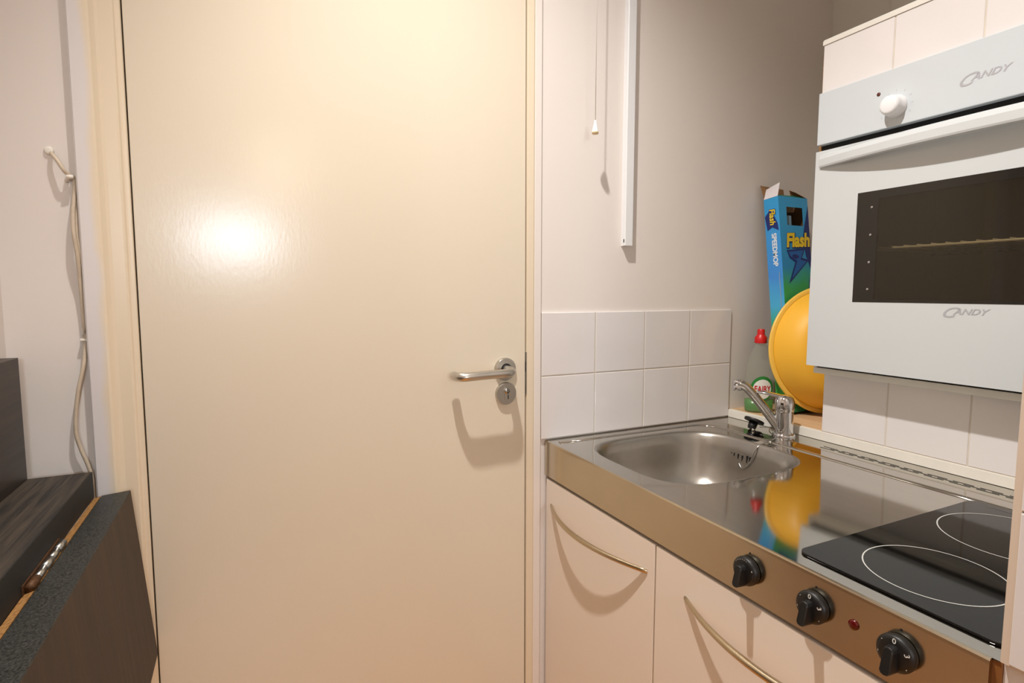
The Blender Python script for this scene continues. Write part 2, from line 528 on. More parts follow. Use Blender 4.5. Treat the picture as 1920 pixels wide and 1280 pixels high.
# ------------------------------------------------------------------ door, frame
dr = boxes('door_1', [(-0.1662, 0.5860, D + 0.003, D + 0.043, 0.006, 1.985)], M_DOOR, bevel=0.0012)
tag(dr, 'flush cream gloss-painted door with a metal lever handle', 'door', kind='structure')
rose_c = (0.5330, 1.0715)
def disc_y(prof, cx, cz, y):   # profile (radius, distance out of the door)
    return frame((cx, y, cz), (1, 0, 0), (0, 0, 1), (0, -1, 0))
hd = lathe('door_handle', [(0.0, 0.0), (0.0262, 0.0), (0.0262, 0.006), (0.0245, 0.009), (0.0135, 0.0095), (0.0125, 0.0085), (0.0, 0.0085)], M_ALU, dr, M=disc_y(0, rose_c[0], rose_c[1], D + 0.003), n=40)
sharpen(hd)
hd['label'] = 'satin metal lever handle'
lathe('rose_gap', [(0.0, 0.0086), (0.0130, 0.0086), (0.0130, 0.0090), (0.0, 0.0090)], M_DARK, hd, M=disc_y(0, rose_c[0], rose_c[1], D + 0.003))
lp = catmull([(0.5330, D - 0.004, 1.0715), (0.5330, D - 0.030, 1.0712), (0.528, D - 0.046, 1.0706), (0.512, D - 0.0535, 1.0700), (0.47, D - 0.0535, 1.0688), (0.43, D - 0.0535, 1.0676), (0.4125, D - 0.0500, 1.0668), (0.4035, D - 0.036, 1.0664), (0.4030, D - 0.018, 1.0662)], 8)
tube('lever', lp, 0.0096, M_ALU, hd, n=18)
cy = lathe('lock_escutcheon', [(0.0, 0.0), (0.0258, 0.0), (0.0258, 0.006), (0.0242, 0.0085), (0.0, 0.0085)], M_ALU, dr, M=disc_y(0, 0.5345, 1.0150, D + 0.003), n=40)
sharpen(cy)
cm = frame((0.5345, D + 0.003, 1.0150), (1, 0, 0), (0, 0, 1), (0, -1, 0))
pr = [(0.0082 * math.cos(a) , 0.006 + 0.0082 * math.sin(a)) for a in [math.radians(-50 + 280 * i / 16) for i in range(17)]] + [(-0.0048, -0.014), (0.0048, -0.014)]
bm = bmesh.new()
lo = [bm.verts.new(cm @ Vector((p[0], p[1], 0.0086))) for p in pr]
hi = [bm.verts.new(cm @ Vector((p[0], p[1], 0.0105))) for p in pr]
bm.faces.new(hi)
for i in range(len(pr)): bm.faces.new((lo[i], lo[(i + 1) % len(pr)], hi[(i + 1) % len(pr)], hi[i]))
from_bm('lock_cylinder', bm, M_ALU, cy)
lathe('lock_plug', [(0.0, 0.0105), (0.0062, 0.0105), (0.0062, 0.0112), (0.0, 0.0112)], M_CHROMED, cy, M=cm @ Matrix.Translation((0, 0.006, 0)), n=24)
boxes('keyway', [(0.5365, 0.5380, D - 0.0085, D - 0.0075, 1.003, 1.0125), (0.5337, 0.5351, D - 0.0088, D - 0.0075, 1.018, 1.0235)], M_DARK, cy)

fp = [(-0.2405, WY), (-0.2400, D - 0.012), (-0.2375, D - 0.0145), (-0.2130, D - 0.0150), (-0.2095, D - 0.0135), (-0.2065, D - 0.0095), (-0.2035, D - 0.0065), (-0.1985, D - 0.0050), (-0.1815, D - 0.0045), (-0.1785, D - 0.0030), (-0.1765, D + 0.0005), (-0.1738, D + 0.0012), (-0.1700, D + 0.0018), (-0.1686, D + 0.0035), (-0.1686, D + 0.05), (-0.2405, D + 0.05)]
tf = prism('trim_1', fp, M_ARCH, axis='z', a0=0, a1=2.06)
tag(tf, 'cream moulded door frame on the hinge side beside the cable', 'door frame', kind='structure')
fp2 = [(0.5886, D + 0.05), (0.5886, D + 0.0015), (0.5896, D + 0.0), (0.6050, D - 0.0008), (0.6068, D + 0.0008), (0.6085, D + 0.0012), (0.6085, D + 0.05)]
tf2 = prism('trim_2', fp2, M_FRAME, axis='z', a0=0, a1=2.06)
tag(tf2, 'narrow cream door frame strip on the lock side', 'door frame', kind='structure')
boxes('architrave', [(0.6085, 0.6262, D + 0.0005, D + 0.02, 0, 2.06)], M_WALL, tf2, bevel=0.001)
boxes('strike_plate', [(0.5868, 0.5888, D + 0.0005, D + 0.012, 1.008, 1.108)], M_CHROMED, tf2)
boxes('latch_bolt', [(0.5859, 0.5884, D + 0.002, D + 0.013, 1.062, 1.086)], M_DARK, dr)
tf3 = boxes('trim_3', [(-0.2405, 0.6262, D - 0.0145, WY + 0.03, 1.989, 2.06)], M_FRAME)
tag(tf3, 'cream door frame head above the door', 'door frame', kind='structure')

# ------------------------------------------------------------------ stainless worktop with sink
wt = thing('steel_worktop', (0.94, 0.70, CT), 'stainless steel worktop with an inset sink and front control fascia', 'worktop')
WY0, WY1 = 0.2565, D - 0.0008
WX1 = 1.2340
SB = (0.688, 1.075, 0.748, 1.088)     # sink rim extents x0 x1 y0 y1
bcx, bcy = (SB[0] + SB[1]) / 2, (SB[2] + SB[3]) / 2
ba, bb = (SB[1] - SB[0]) / 2, (SB[3] - SB[2]) / 2
NB = 128
def sup(ang, a, b, e):
    c, s = math.cos(ang), math.sin(ang)
    r = (abs(c / a) ** e + abs(s / b) ** e) ** (-1 / e)
    return r * c, r * s
# outer rectangle of the flat top: includes its corners among the directions
angs = sorted([2 * math.pi * i / NB for i in range(NB)] + [math.atan2(sy - bcy, sx - bcx) % (2 * math.pi) for sx in (XF + 0.004, WX1) for sy in (WY0, WY1)])
bm = bmesh.new()
def rect_hit(a):
    c, s = math.cos(a), math.sin(a)
    t = 1e9
    if c > 1e-9: t = min(t, (WX1 - bcx) / c)
    if c < -1e-9: t = min(t, (XF + 0.004 - bcx) / c)
    if s > 1e-9: t = min(t, (WY1 - bcy) / s)
    if s < -1e-9: t = min(t, (WY0 - bcy) / s)
    return bcx + c * t, bcy + s * t
outer = [bm.verts.new((*rect_hit(a), CT)) for a in angs]
mid = []
for a in angs:
    dx, dy = sup(a, ba + 0.012, bb + 0.012, 3.6)
    mid.append(bm.verts.new((bcx + dx, bcy + dy, CT)))
rimv = []
for a in angs:
    dx, dy = sup(a, ba + 0.003, bb + 0.003, 3.6)
    rimv.append(bm.verts.new((bcx + dx, bcy + dy, CT - 0.0004)))
n = len(angs)
for A, B in ((outer, mid), (mid, rimv)):
    for i in range(n): bm.faces.new((A[i], A[(i + 1) % n], B[(i + 1) % n], B[i]))
top = from_bm('worktop_surface', bm, M_STEEL, wt, smooth=True)
# bowl
bm = bmesh.new()
rings = []
prof = [(0.003, -0.0004, 3.6), (0.0, -0.0010, 3.6), (-0.003, -0.0035, 3.6), (-0.006, -0.009, 3.5), (-0.010, -0.03, 3.4), (-0.017, -0.07, 3.3), (-0.026, -0.105, 3.2), (-0.040, -0.128, 3.1), (-0.060, -0.140, 3.0), (-0.085, -0.1445, 2.8), (-0.12, -0.147, 2.5), (-0.14, -0.1485, 2.2)]
for off, dz, e in prof:
    rings.append([bm.verts.new((bcx + sup(a, ba + off, bb + off, e)[0], bcy + sup(a, ba + off, bb + off, e)[1], CT + dz)) for a in angs])
for A, B in zip(rings, rings[1:]):
    for i in range(n): bm.faces.new((A[i], A[(i + 1) % n], B[(i + 1) % n], B[i]))
bm.faces.new(rings[-1])
bowl = from_bm('sink_bowl', bm, M_STEELB, wt, smooth=True)
bowl['label'] = 'satin steel sink bowl with rounded corners'
lathe('drain', [(0.0, 0.003), (0.012, 0.003), (0.028, 0.0035), (0.034, 0.002), (0.036, 0.0)], M_CHROME, bowl, M=Matrix.Translation((bcx, bcy, CT - 0.148)), caps=False)
# overflow slots in the right-hand bowl wall
for k, (dy, h, dz) in enumerate([(-0.030, 0.024, 0), (-0.022, 0.026, 0), (-0.008, 0.028, -.004), (0.004, 0.022, 0), (0.016, 0.010, 0.006), (0.024, 0.020, 0)]):
    yy = 0.952 + dy
    boxes('overflow_slot', [(bcx + ba - 0.0135, bcx + ba - 0.008, yy - 0.0013, yy + 0.0013, CT - 0.046 + dz - h / 2, CT - 0.046 + dz + h / 2)], M_DARK, bowl)
# fascia: folded front edge
fa = prism('fascia', [(XF + 0.0042, CT), (XF + 0.0015, CT - 0.0006), (XF + 0.0002, CT - 0.0025), (XF, CT - 0.006), (XF, 0.8085), (XF + 0.004, 0.8075), (XF + 0.010, 0.8085), (XF + 0.010, CT - 0.012), (XF + 0.0042, CT - 0.001)], M_FASCIA, wt, axis='y', a0=0.2625, a1=WY1)
boxes('fascia_return', [(XF + 0.006, XF + 0.02, 0.2548, 0.2625, 0.74, CT - 0.002)], mat('brown_filler', (132, 84, 40), 0.5), wt)
fa['label'] = 'brushed steel front fascia with knobs'
# raised bead round the back of the drainer
bp_ = [(1.113, WY0 + 0.002, CT - 0.001), (1.113, 0.6, CT - 0.001), (1.113, 1.02, CT - 0.001)] + [(1.063 + 0.05 * math.cos(t), 1.068 + 0.05 * math.sin(t), CT - 0.001) for t in [math.radians(a) for a in (0, 20, 45, 70, 90)]] + [(0.95, 1.118, CT - 0.001), (0.80, 1.118, CT - 0.001), (0.66, 1.118, CT - 0.001)]
tube('raised_bead', bp_, (0.008, 0.0042), M_STEEL, wt, n=12)
# vent slots
bm = bmesh.new(); bx(bm, -0.0007, 0.0007, -0.0170, 0.0170, 0, 0.0004)
bmesh.ops.recalc_face_normals(bm, faces=bm.faces[:])
slot_me = bpy.data.meshes.new('vent_slot'); bm.to_mesh(slot_me); bm.free(); slot_me.materials.append(M_DARK)
for r in range(3):
    k = 0
    yy = 0.812 - (0.0, 0.0205, 0.0)[r]
    while yy > 0.285:
        add_mesh('vent_slot', slot_me, M_DARK, wt, loc=(1.1935 - r * 0.0065, yy, CT + 0.0001))
        yy -= 0.0435
# control knobs
def ring_pts(r, a0, a1, n): return [(r * math.cos(math.radians(a0 + (a1 - a0) * i / (n - 1))), r * math.sin(math.radians(a0 + (a1 - a0) * i / (n - 1)))) for i in range(n)]
KM = frame((0, 0, 0), (0, -1, 0), (0, 0, 1), (-1, 0, 0))     # local: x right, y up, z out of the fascia
def make_knob(y, z, fine, turn, lab):
    M = Matrix.Translation((XF, y, z)) @ KM @ Matrix.Rotation(math.radians(turn), 4, 'Z')
    kb = lathe('control_knob', [(0.0, 0.001), (0.0195, 0.001), (0.0205, 0.004), (0.0205, 0.009), (0.0190, 0.0115), (0.0150, 0.0128), (0.0, 0.0132)], M_BLACK, wt, M=M, n=36)
    sharpen(kb, 50)
    kb['label'] = lab
    # grip bar with a rounded lower end, standing proud of the dial
    pts = [(-0.0062, 0.006), (-0.0050, 0.0100), (0.0, 0.0112), (0.0050, 0.0100), (0.0062, 0.006), (0.0062, -0.016), (0.0045, -0.0196), (0.0, -0.0206), (-0.0045, -0.0196), (-0.0062, -0.016)]
    bm = bmesh.new()
    lo = [bm.verts.new(M @ Vector((p[0], p[1], 0.010))) for p in pts]
    hi = [bm.verts.new(M @ Vector((p[0] * 0.86, p[1] * 0.95, 0.0285 if p[1] < 0.004 else 0.0225))) for p in pts]
    bm.faces.new(hi)
    for i in range(len(pts)): bm.faces.new((lo[i], lo[(i + 1) % len(pts)], hi[(i + 1) % len(pts)], hi[i]))
    from_bm('grip', bm, M_BLACK, kb, bevel=0.0012)
    bm = bmesh.new()
    def dab(px, py, w, h, rot):
        R = Matrix.Rotation(rot, 2)
        vs = [bm.verts.new(M @ Vector((px + (R @ Vector((a * w / 2, b * h / 2))).x, py + (R @ Vector((a * w / 2, b * h / 2))).y, 0.0134 - 0.0016 * ((math.hypot(px, py) / 0.0175) ** 4)))) for a, b in ((-1, -1), (1, -1), (1, 1), (-1, 1))]
        bm.faces.new(vs)
    if fine:
        for i, p in enumerate(ring_pts(0.0162, 75, 140, 7)): dab(p[0], p[1], 0.0007, 0.0030, math.atan2(p[1], p[0]) - math.pi / 2)
        for i, p in enumerate(ring_pts(0.0160, -60, 5, 8)): dab(p[0], p[1], 0.0012, 0.0012, 0)
        dab(0.0135, 0.006, 0.004, 0.002, 0.3)
    else:
        for a in (140, -35, 195, -75): 
            p = ring_pts(0.0162, a, a, 2)[0]; dab(p[0], p[1], 0.0021, 0.0021, 0)
    from_bm('dial_marks', bm, M_MARK, kb)['kind'] = 'stuff'
    if not fine:
        for ch, a in (('0', 88), ('3', 25)):
            p = ring_pts(0.0155, a, a, 2)[0]
            Mt = M @ Matrix.Translation((p[0], p[1], 0.0134)) @ Matrix.Rotation(math.radians(a - 90), 4, 'Z')
            print_text('dial_number', ch, 0.0085, M_MARK, kb, M=Mt, offset=0.0001)
    boxes('index_mark', [(XF - 0.0004, XF + 0.0004, y - 0.0012, y + 0.0012, z + 0.0235, z + 0.0258)], M_DARK, kb)
make_knob(0.5470, 0.8505, True, 0, 'black dial with fine ticks')
make_knob(0.4440, 0.8510, False, 0, 'black dial beside the red light')
make_knob(0.3425, 0.8520, False, 0, 'black dial nearest the wall end')
lathe('indicator_lens', [(0.0, 0.0), (0.0062, 0.0), (0.0062, 0.0012), (0.004, 0.0024), (0.0, 0.0028)], M_RED, wt, M=frame((XF, 0.3946, 0.8535), (0, -1, 0), (0, 0, 1), (-1, 0, 0)), n=24)

# ------------------------------------------------------------------ ceramic hob
hb = thing('ceramic_hob', (0.885, 0.38, CT), 'black ceramic glass hob with two white rings let into the worktop', 'hob')
hx0, hx1, hy0, hy1, hr = 0.668, 1.104, 0.2600, 0.4965, 0.016
pts = []
for cx, cy_, a0 in ((hx1 - hr, hy1 - hr, 0), (hx0 + hr, hy1 - hr, 90), (hx0 + hr, hy0 + hr, 180), (hx1 - hr, hy0 + hr, 270)):
    for i in range(7):
        a = math.radians(a0 + 90 * i / 6)
        pts.append((cx + hr * math.cos(a), cy_ + hr * math.sin(a)))
gl = prism('hob_glass', pts, M_HOB, hb, axis='z', a0=CT + 0.0001, a1=CT + 0.0030, bevel=0.0008)
def ring(name, cx, cy_, r, w, z, parent, m, n=72):
    bm = bmesh.new()
    A = [bm.verts.new((cx + (r - w) * math.cos(2 * math.pi * i / n), cy_ + (r - w) * math.sin(2 * math.pi * i / n), z)) for i in range(n)]
    B = [bm.verts.new((cx + r * math.cos(2 * math.pi * i / n), cy_ + r * math.sin(2 * math.pi * i / n), z)) for i in range(n)]
    for i in range(n): bm.faces.new((A[i], B[i], B[(i + 1) % n], A[(i + 1) % n]))
    return from_bm(name, bm, m, parent)
ring('cooking_ring', 0.7680, 0.3790, 0.0770, 0.0017, CT + 0.0033, hb, M_RING)
ring('cooking_ring', 0.9850, 0.3850, 0.0920, 0.0017, CT + 0.0033, hb, M_RING)
boxes('faint_print', [(1.090, 1.094, 0.435, 0.468, CT + 0.0030, CT + 0.0033)], M_HOBTXT, hb)

# ------------------------------------------------------------------ base cabinets
def cabinet(y0, y1, dy0, dy1, hy_a, hy_b, label):
    cb = thing('base_cabinet', (0.94, (y0 + y1) / 2, 0.0), label, 'cabinet', 'white units under the steel worktop')
    t = 0.016
    boxes('carcass', [(0.662, 1.232, y0, y0 + t, 0.10, 0.742), (0.662, 1.232, y1 - t, y1, 0.10, 0.742), (0.662, 1.232, y0 + t, y1 - t, 0.10, 0.10 + t), (1.22, 1.232, y0 + t, y1 - t, 0.10 + t, 0.742), (0.70, 0.716, y0, y1, 0.0, 0.10), (1.20, 1.216, y0, y1, 0.0, 0.10)], M_CABIN, cb)
    d = boxes('door', [(XF + 0.0025, XF + 0.0205, dy0, dy1, 0.115, 0.8005)], M_CAB, cb, bevel=0.0015)
    n = 28
    p = []
    for i in range(n + 1):
        s = i / n
        y = hy_a + (hy_b - hy_a) * s
        p.append((XF + 0.003 - 0.040 * (1 - (2 * s - 1) ** 2), y, 0.7415))
    rad = [(0.0028 + 0.0030 * math.sin(math.pi * i / n), 0.0042 + 0.0012 * math.sin(math.pi * i / n)) for i in range(n + 1)]
    tube('handle', p, rad, M_NICKEL, d, n=12)['label'] = 'bowed brushed metal bar handle'
cabinet(0.7515, 1.148, 0.7530, 1.1495, 1.1255, 0.7725, 'white cabinet with bowed handle next to the door, below the sink')
cabinet(0.2620, 0.7505, 0.2640, 0.7495, 0.6755, 0.3260, 'white cabinet with bowed handle below the hob and knobs')

# ------------------------------------------------------------------ built-in oven
OY0, OY1 = 0.2710, 0.8655
ov = thing('built_in_oven', (1.19, (OY0 + OY1) / 2, 1.0735), 'white built-in oven with dark glass window set in the tiled wall', 'oven')
OX = 1.1690
boxes('oven_body', [(1.20, 1.70, OY0 + .012, OY0 + .022, 1.0750, 1.683), (1.20, 1.70, OY1 - .024, OY1 - .014, 1.0750, 1.683), (1.20, 1.70, OY0 + .022, OY1 - .024, 1.0750, 1.085), (1.20, 1.70, OY0 + .022, OY1 - .024, 1.55, 1.683), (1.60, 1.70, OY0 + .022, OY1 - .024, 1.085, 1.55)], M_CAVITY, ov)
boxes('recess_strip', [(1.1860, 1.2000, OY0 + 0.002, OY1 - 0.001, 1.5550, 1.5760)], M_DARK, ov)
cp = boxes('control_panel', [(OX + 0.001, 1.186, OY0, OY1, 1.5735, 1.6860)], M_OVENP, ov, bevel=0.0015)
OM = lambda y, z, x=OX: frame((x, y, z), (0, -1, 0), (0, 0, 1), (-1, 0, 0))
kn = lathe('oven_knob', [(0.0, 0.0), (0.0215, 0.0), (0.0215, 0.004), (0.0195, 0.006), (0.0188, 0.020), (0.0172, 0.0245), (0.0130, 0.0262), (0.0, 0.0265)], M_WHITE, cp, M=OM(0.6985, 1.6110, OX + 0.001), n=36)
sharpen(kn, 50)
lathe('indicator_light', [(0.0, 0.0), (0.0038, 0.0), (0.0036, 0.0008), (0.0, 0.0012)], mat('indicator_dark_red', (92, 40, 32), 0.3), cp, M=OM(0.7335, 1.6445, OX + 0.001), n=16)
bm = bmesh.new()
for a in range(-60, 241, 30):
    c, s = math.cos(math.radians(a)), math.sin(math.radians(a))
    M = OM(0.6985, 1.6110, OX + 0.0007) @ Matrix.Rotation(math.radians(a), 4, 'Z')
    bm.faces.new([bm.verts.new(M @ Vector(q)) for q in ((0.029, -0.0004, 0), (0.032, -0.0004, 0), (0.032, 0.0004, 0), (0.029, 0.0004, 0))])
from_bm('dial_marks', bm, M_LOGO, cp)['kind'] = 'stuff'
def candy(parent, yc, zc, s, x):
    M = OM(yc, zc, x)
    print_text('logo_lettering', 'C', 0.030 * s, M_LOGO, parent, M=M @ Matrix.Translation((-0.0278 * s, -0.0022 * s, 0)), shear=0.5, width=1.25, offset=0.0002)
    print_text('logo_lettering', 'ANDY', 0.0165 * s, M_LOGO, parent, M=M @ Matrix.Translation((0.0120 * s, 0.0002 * s, 0)), shear=0.4, width=1.22, offset=0.0003)
candy(cp, 0.5570, 1.6225, 0.95, OX + 0.0006)

od = boxes('oven_door', [(OX, 1.190, OY0, OY1, 1.4535, 1.5590), (OX, 1.190, OY0, OY1, 1.0800, 1.2263), (OX, 1.190, 0.7645, OY1, 1.2263, 1.4535), (OX, 1.190, OY0, 0.3725, 1.2263, 1.4535)], M_OVEN, ov)
WYA, WYB, WZA, WZB = 0.3725, 0.7645, 1.2263, 1.4535
boxes('window_border', [(OX - 0.0004, OX + 0.003, 0.7205, WYB, WZA, WZB), (OX - 0.0004, OX + 0.003, WYA, 0.4165, WZA, WZB), (OX - 0.0004, OX + 0.003, 0.4165, 0.7205, WZB - 0.0165, WZB), (OX - 0.0004, OX + 0.003, 0.4165, 0.7205, WZA, WZA + 0.006)], M_PRINTB, od)
boxes('window_pane', [(OX - 0.0003, OX + 0.003, 0.4165, 0.7205, WZA + 0.006, WZB - 0.0165)], M_PANE, od)
for z in (1.4210, 1.3650, 1.3090, 1.2535):  # chrome dots put in place of reflections of the interior rails
    lathe('rail_glint', [(0.0, 0.0), (0.0030, 0.0), (0.0022, 0.0014), (0.0, 0.0020)], M_CHROME, od, M=OM(0.7335, z, OX - 0.0004), n=12)
hpts = []
nn = 24
for i in range(nn + 1):
    s = i / nn
    hpts.append((OX - 0.004 - 0.032 * (1 - abs(2 * s - 1) ** 2.2), OY1 - 0.012 + (OY0 - OY1 + 0.024) * s))
bm = bmesh.new()
prev = None
for i, (hx, hy) in enumerate(hpts):
    thk = 0.013
    prf = [(hx, 1.5225), (hx - 0.0015, 1.5260), (hx - 0.002, 1.5400), (hx + 0.002, 1.5490), (hx + 0.008, 1.5525), (hx + thk, 1.5525), (hx + thk, 1.5225)]
    cur = [bm.verts.new((a, hy, z)) for a, z in prf]
    if prev:
        for k in range(len(cur)): bm.faces.new((prev[k], prev[(k + 1) % len(cur)], cur[(k + 1) % len(cur)], cur[k]))
    else: bm.faces.new(cur)
    prev = cur
bm.faces.new(prev)
from_bm('door_handle', bm, M_OVEN, od)['label'] = 'bowed white bar handle across the oven door'
candy(od, 0.5600, 1.2110, 0.90, OX - 0.0004)
# wire shelf
rk = tube('oven_rack', [(1.235, OY0 + 0.026, 1.3400), (1.235, OY1 - 0.028, 1.3400)], 0.0026, M_WIRE, ov, n=8)
for y in [OY0 + 0.05 + 0.0255 * i for i in range(20)]:
    tube('rack_wire', [(1.233, y, 1.3435), (1.59, y, 1.3435)], 0.0014, M_WIRE, rk, n=6)
tube('rack_rear_bar', [(1.585, OY0 + 0.026, 1.3405), (1.585, OY1 - 0.028, 1.3405)], 0.0026, M_CHROME, rk, n=8)

# ------------------------------------------------------------------ mixer tap
tp = thing('mixer_tap', (1.192, 0.936, CT), 'chrome single-lever mixer tap at the back of the sink', 'tap')
TX, TY = 1.1925, 0.9360
MT = Matrix.Translation((TX, TY, CT))
b_ = lathe('tap_base', [(0.0, 0.0), (0.0265, 0.0), (0.0268, 0.004), (0.0245, 0.0075), (0.0205, 0.0085), (0.0, 0.0085)], M_CHROME, tp, M=MT, n=36); sharpen(b_, 45)
b_ = lathe('tap_body', [(0.0, 0.007), (0.0215, 0.007), (0.0212, 0.030), (0.0208, 0.060), (0.0208, 0.0655), (0.0222, 0.067), (0.0222, 0.0715), (0.0, 0.0715)], M_CHROME, tp, M=MT, n=36); sharpen(b_, 45)
sp = catmull([(TX - 0.004, TY + 0.006, CT + 0.014), (TX - 0.020, TY + 0.026, CT + 0.048), (TX - 0.044, TY + 0.056, CT + 0.096), (TX - 0.056, TY + 0.072, CT + 0.116), (TX - 0.066, TY + 0.083, CT + 0.122)], 6)
rs = [(0.0155 - 0.0025 * i / (len(sp) - 1), 0.0120 - 0.0010 * i / (len(sp) - 1)) for i in range(len(sp))]
spo = tube('spout', sp, rs, M_CHROMED, tp, n=18)
e0 = Vector(sp[-1])
lathe('aerator', [(0.0, 0.0), (0.0125, 0.0), (0.0132, 0.002), (0.0132, 0.0105), (0.0122, 0.012), (0.0122, 0.0132), (0.0132, 0.0142), (0.0132, 0.022), (0.0112, 0.0255), (0.0, 0.0262)], M_CHROME, spo, M=Matrix.Translation(e0 + Vector((-0.002, 0.003, -0.0155))), n=28)
lv = lathe('lever_hood', [(0.0222, 0.0718), (0.0228, 0.078), (0.0222, 0.088), (0.0192, 0.0965), (0.0125, 0.1015), (0.0, 0.1035)], M_CHROME, tp, M=MT, n=36, caps=False)
lvp = catmull([(TX + 0.004, TY - 0.010, CT + 0.0935), (TX - 0.008, TY + 0.012, CT + 0.0985), (TX - 0.024, TY + 0.034, CT + 0.1035), (TX - 0.036, TY + 0.052, CT + 0.1045)], 6)
tube('lever_arm', lvp, [(0.0145 - 0.0050 * i / (len(lvp) - 1), 0.0060 - 0.0025 * i / (len(lvp) - 1)) for i in range(len(lvp))], M_CHROME, lv, n=14)

# ------------------------------------------------------------------ sink plug and chain
pg = thing('sink_plug', (1.180, 1.015, CT), 'black rubber sink plug lying beside the tap', 'plug')
_n = (Vector((0, 0, 0.90)) + Vector((0.902, -0.431, 0)) * 0.40 + Vector((0.431, 0.902, 0)) * 0.20).normalized()
_x = Vector((0.902, -0.431, 0)); _x = (_x - _n * _x.dot(_n)).normalized()
PM = frame((1.182, 1.016, CT + 0.0225), _x, _n.cross(_x), _n)
p1 = lathe('plug_disc', [(0.0, -0.0035), (0.0240, -0.0035), (0.0250, 0.0), (0.0240, 0.003), (0.0, 0.0035)], M_BLACK, pg, M=PM, n=32); sharpen(p1, 45)
p2 = lathe('plug_stopper', [(0.0, -0.0225), (0.0085, -0.0225), (0.0105, -0.018), (0.0115, -0.0035), (0.0, -0.0035)], M_BLACK, pg, M=PM, n=24)
lathe('chain_ring', [(0.0, -0.006), (0.004, -0.006), (0.004, 0.0), (0.0, 0.0)], M_CHROMED, pg, M=Matrix.Translation((1.163, 1.002, CT + 0.0065)), n=12)
chain = catmull([(1.180, 0.996, CT + 0.010), (1.188, 0.975, CT + 0.012), (1.175, 0.962, CT + 0.006), (1.150, 0.925, CT + 0.003), (1.113, 0.905, CT + 0.006), (1.092, 0.903, CT + 0.003), (1.072, 0.906, CT - 0.004), (1.062, 0.910, CT - 0.02), (1.058, 0.918, CT - 0.045), (1.055, 0.935, CT - 0.064), (1.058, 0.950, CT - 0.055)], 10)
tube('plug_chain', chain, 0.0013, M_CHROMED, wt, n=6)

# ------------------------------------------------------------------ washing-up liquid bottle
LZ = 0.9150
bt = thing('washing_up_bottle', (1.293, 1.097, LZ), 'clear washing-up liquid bottle with red cap in the recess', 'bottle')
nrm = math.radians(-142.8 + 24)
bn = Vector((math.cos(nrm), math.sin(nrm), 0))
bw = Vector((-bn.y, bn.x, 0))
BMX = frame((1.291, 1.098, LZ), bw, Vector((0, 0, 1)).cross(bw), (0, 0, 1))
prof = [(0.0, 0.0), (0.036, 0.0), (0.0385, 0.004), (0.0395, 0.02), (0.0400, 0.05), (0.0398, 0.08), (0.0385, 0.105), (0.0345, 0.135), (0.0275, 0.160), (0.0200, 0.178), (0.0150, 0.188), (0.0145, 0.196)]
def brad(h):
    for (r0, h0), (r1, h1) in zip(prof[1:], prof[2:]):
        if h0 <= h <= h1: return r0 + (r1 - r0) * (h - h0) / max(1e-6, h1 - h0)
    return 0.02
lathe('bottle_body', prof, M_BOTTLE, bt, M=BMX, n=40, sy=0.66)
lathe('liquid', [(0.0, 0.001), (0.0345, 0.001), (0.0370, 0.005), (0.0382, 0.034), (0.0, 0.034)], M_LIQUID, bt, M=BMX, n=32, sy=0.64)
cpb = lathe('cap', [(0.0, 0.192), (0.0162, 0.192), (0.0166, 0.194), (0.0160, 0.208), (0.0110, 0.2135), (0.0098, 0.218), (0.0098, 0.228), (0.0082, 0.2305), (0.0, 0.231)], M_CAPRED, bt, M=BMX, n=28); sharpen(cpb, 40)
def on_bottle(u, v, off):     # u sideways (viewer's right), v height
    r = brad(v)
    ang = max(-1.0, min(1.0, u / r))
    yy = -math.sqrt(max(0, 1 - ang * ang)) * r * 0.66 - off
    # local +y points away from the viewer side
    return BMX @ Vector((u, yy, v))
sgn = 1 if (BMX.to_3x3() @ Vector((0, -1, 0))).dot(bn) > 0 else -1
def on_b(u, v, off):
    r = brad(v)
    c = max(-0.98, min(0.98, u / r))
    return BMX @ Vector((u, -sgn * (math.sqrt(1 - c * c) * r * 0.66 + off), v))
VR = 1 if bw.dot(Vector((0.8, -0.6, 0))) > 0 else -1       # viewer's right along bw
def disc_on(name, m, cu, cv, a, b, off, n=32, rings=5):
    bm = bmesh.new()
    c = bm.verts.new(on_b(VR * cu, cv, off))
    prev = None
    for k in range(1, rings + 1):
        cur = [bm.verts.new(on_b(VR * (cu + a * k / rings * math.cos(2 * math.pi * i / n)), cv + b * k / rings * math.sin(2 * math.pi * i / n), off)) for i in range(n)]
        for i in range(n):
            j = (i + 1) % n
            bm.faces.new((c, cur[i], cur[j]) if prev is None else (prev[i], cur[i], cur[j], prev[j]))
        prev = cur
    return from_bm(name, bm, m, bt, smooth=True)
disc_on('label_ring', M_GREENP, 0.0, 0.068, 0.030, 0.034, 0.0007)
disc_on('label_disc', M_LABELW, 0.0, 0.066, 0.025, 0.027, 0.0012)
print_text('label_lettering', 'FAIRY', 0.0235, M_LABELR, bt, fn=lambda c: on_b(VR * c.x, 0.066 + c.y, 0.0017), offset=0.0006, width=0.72)

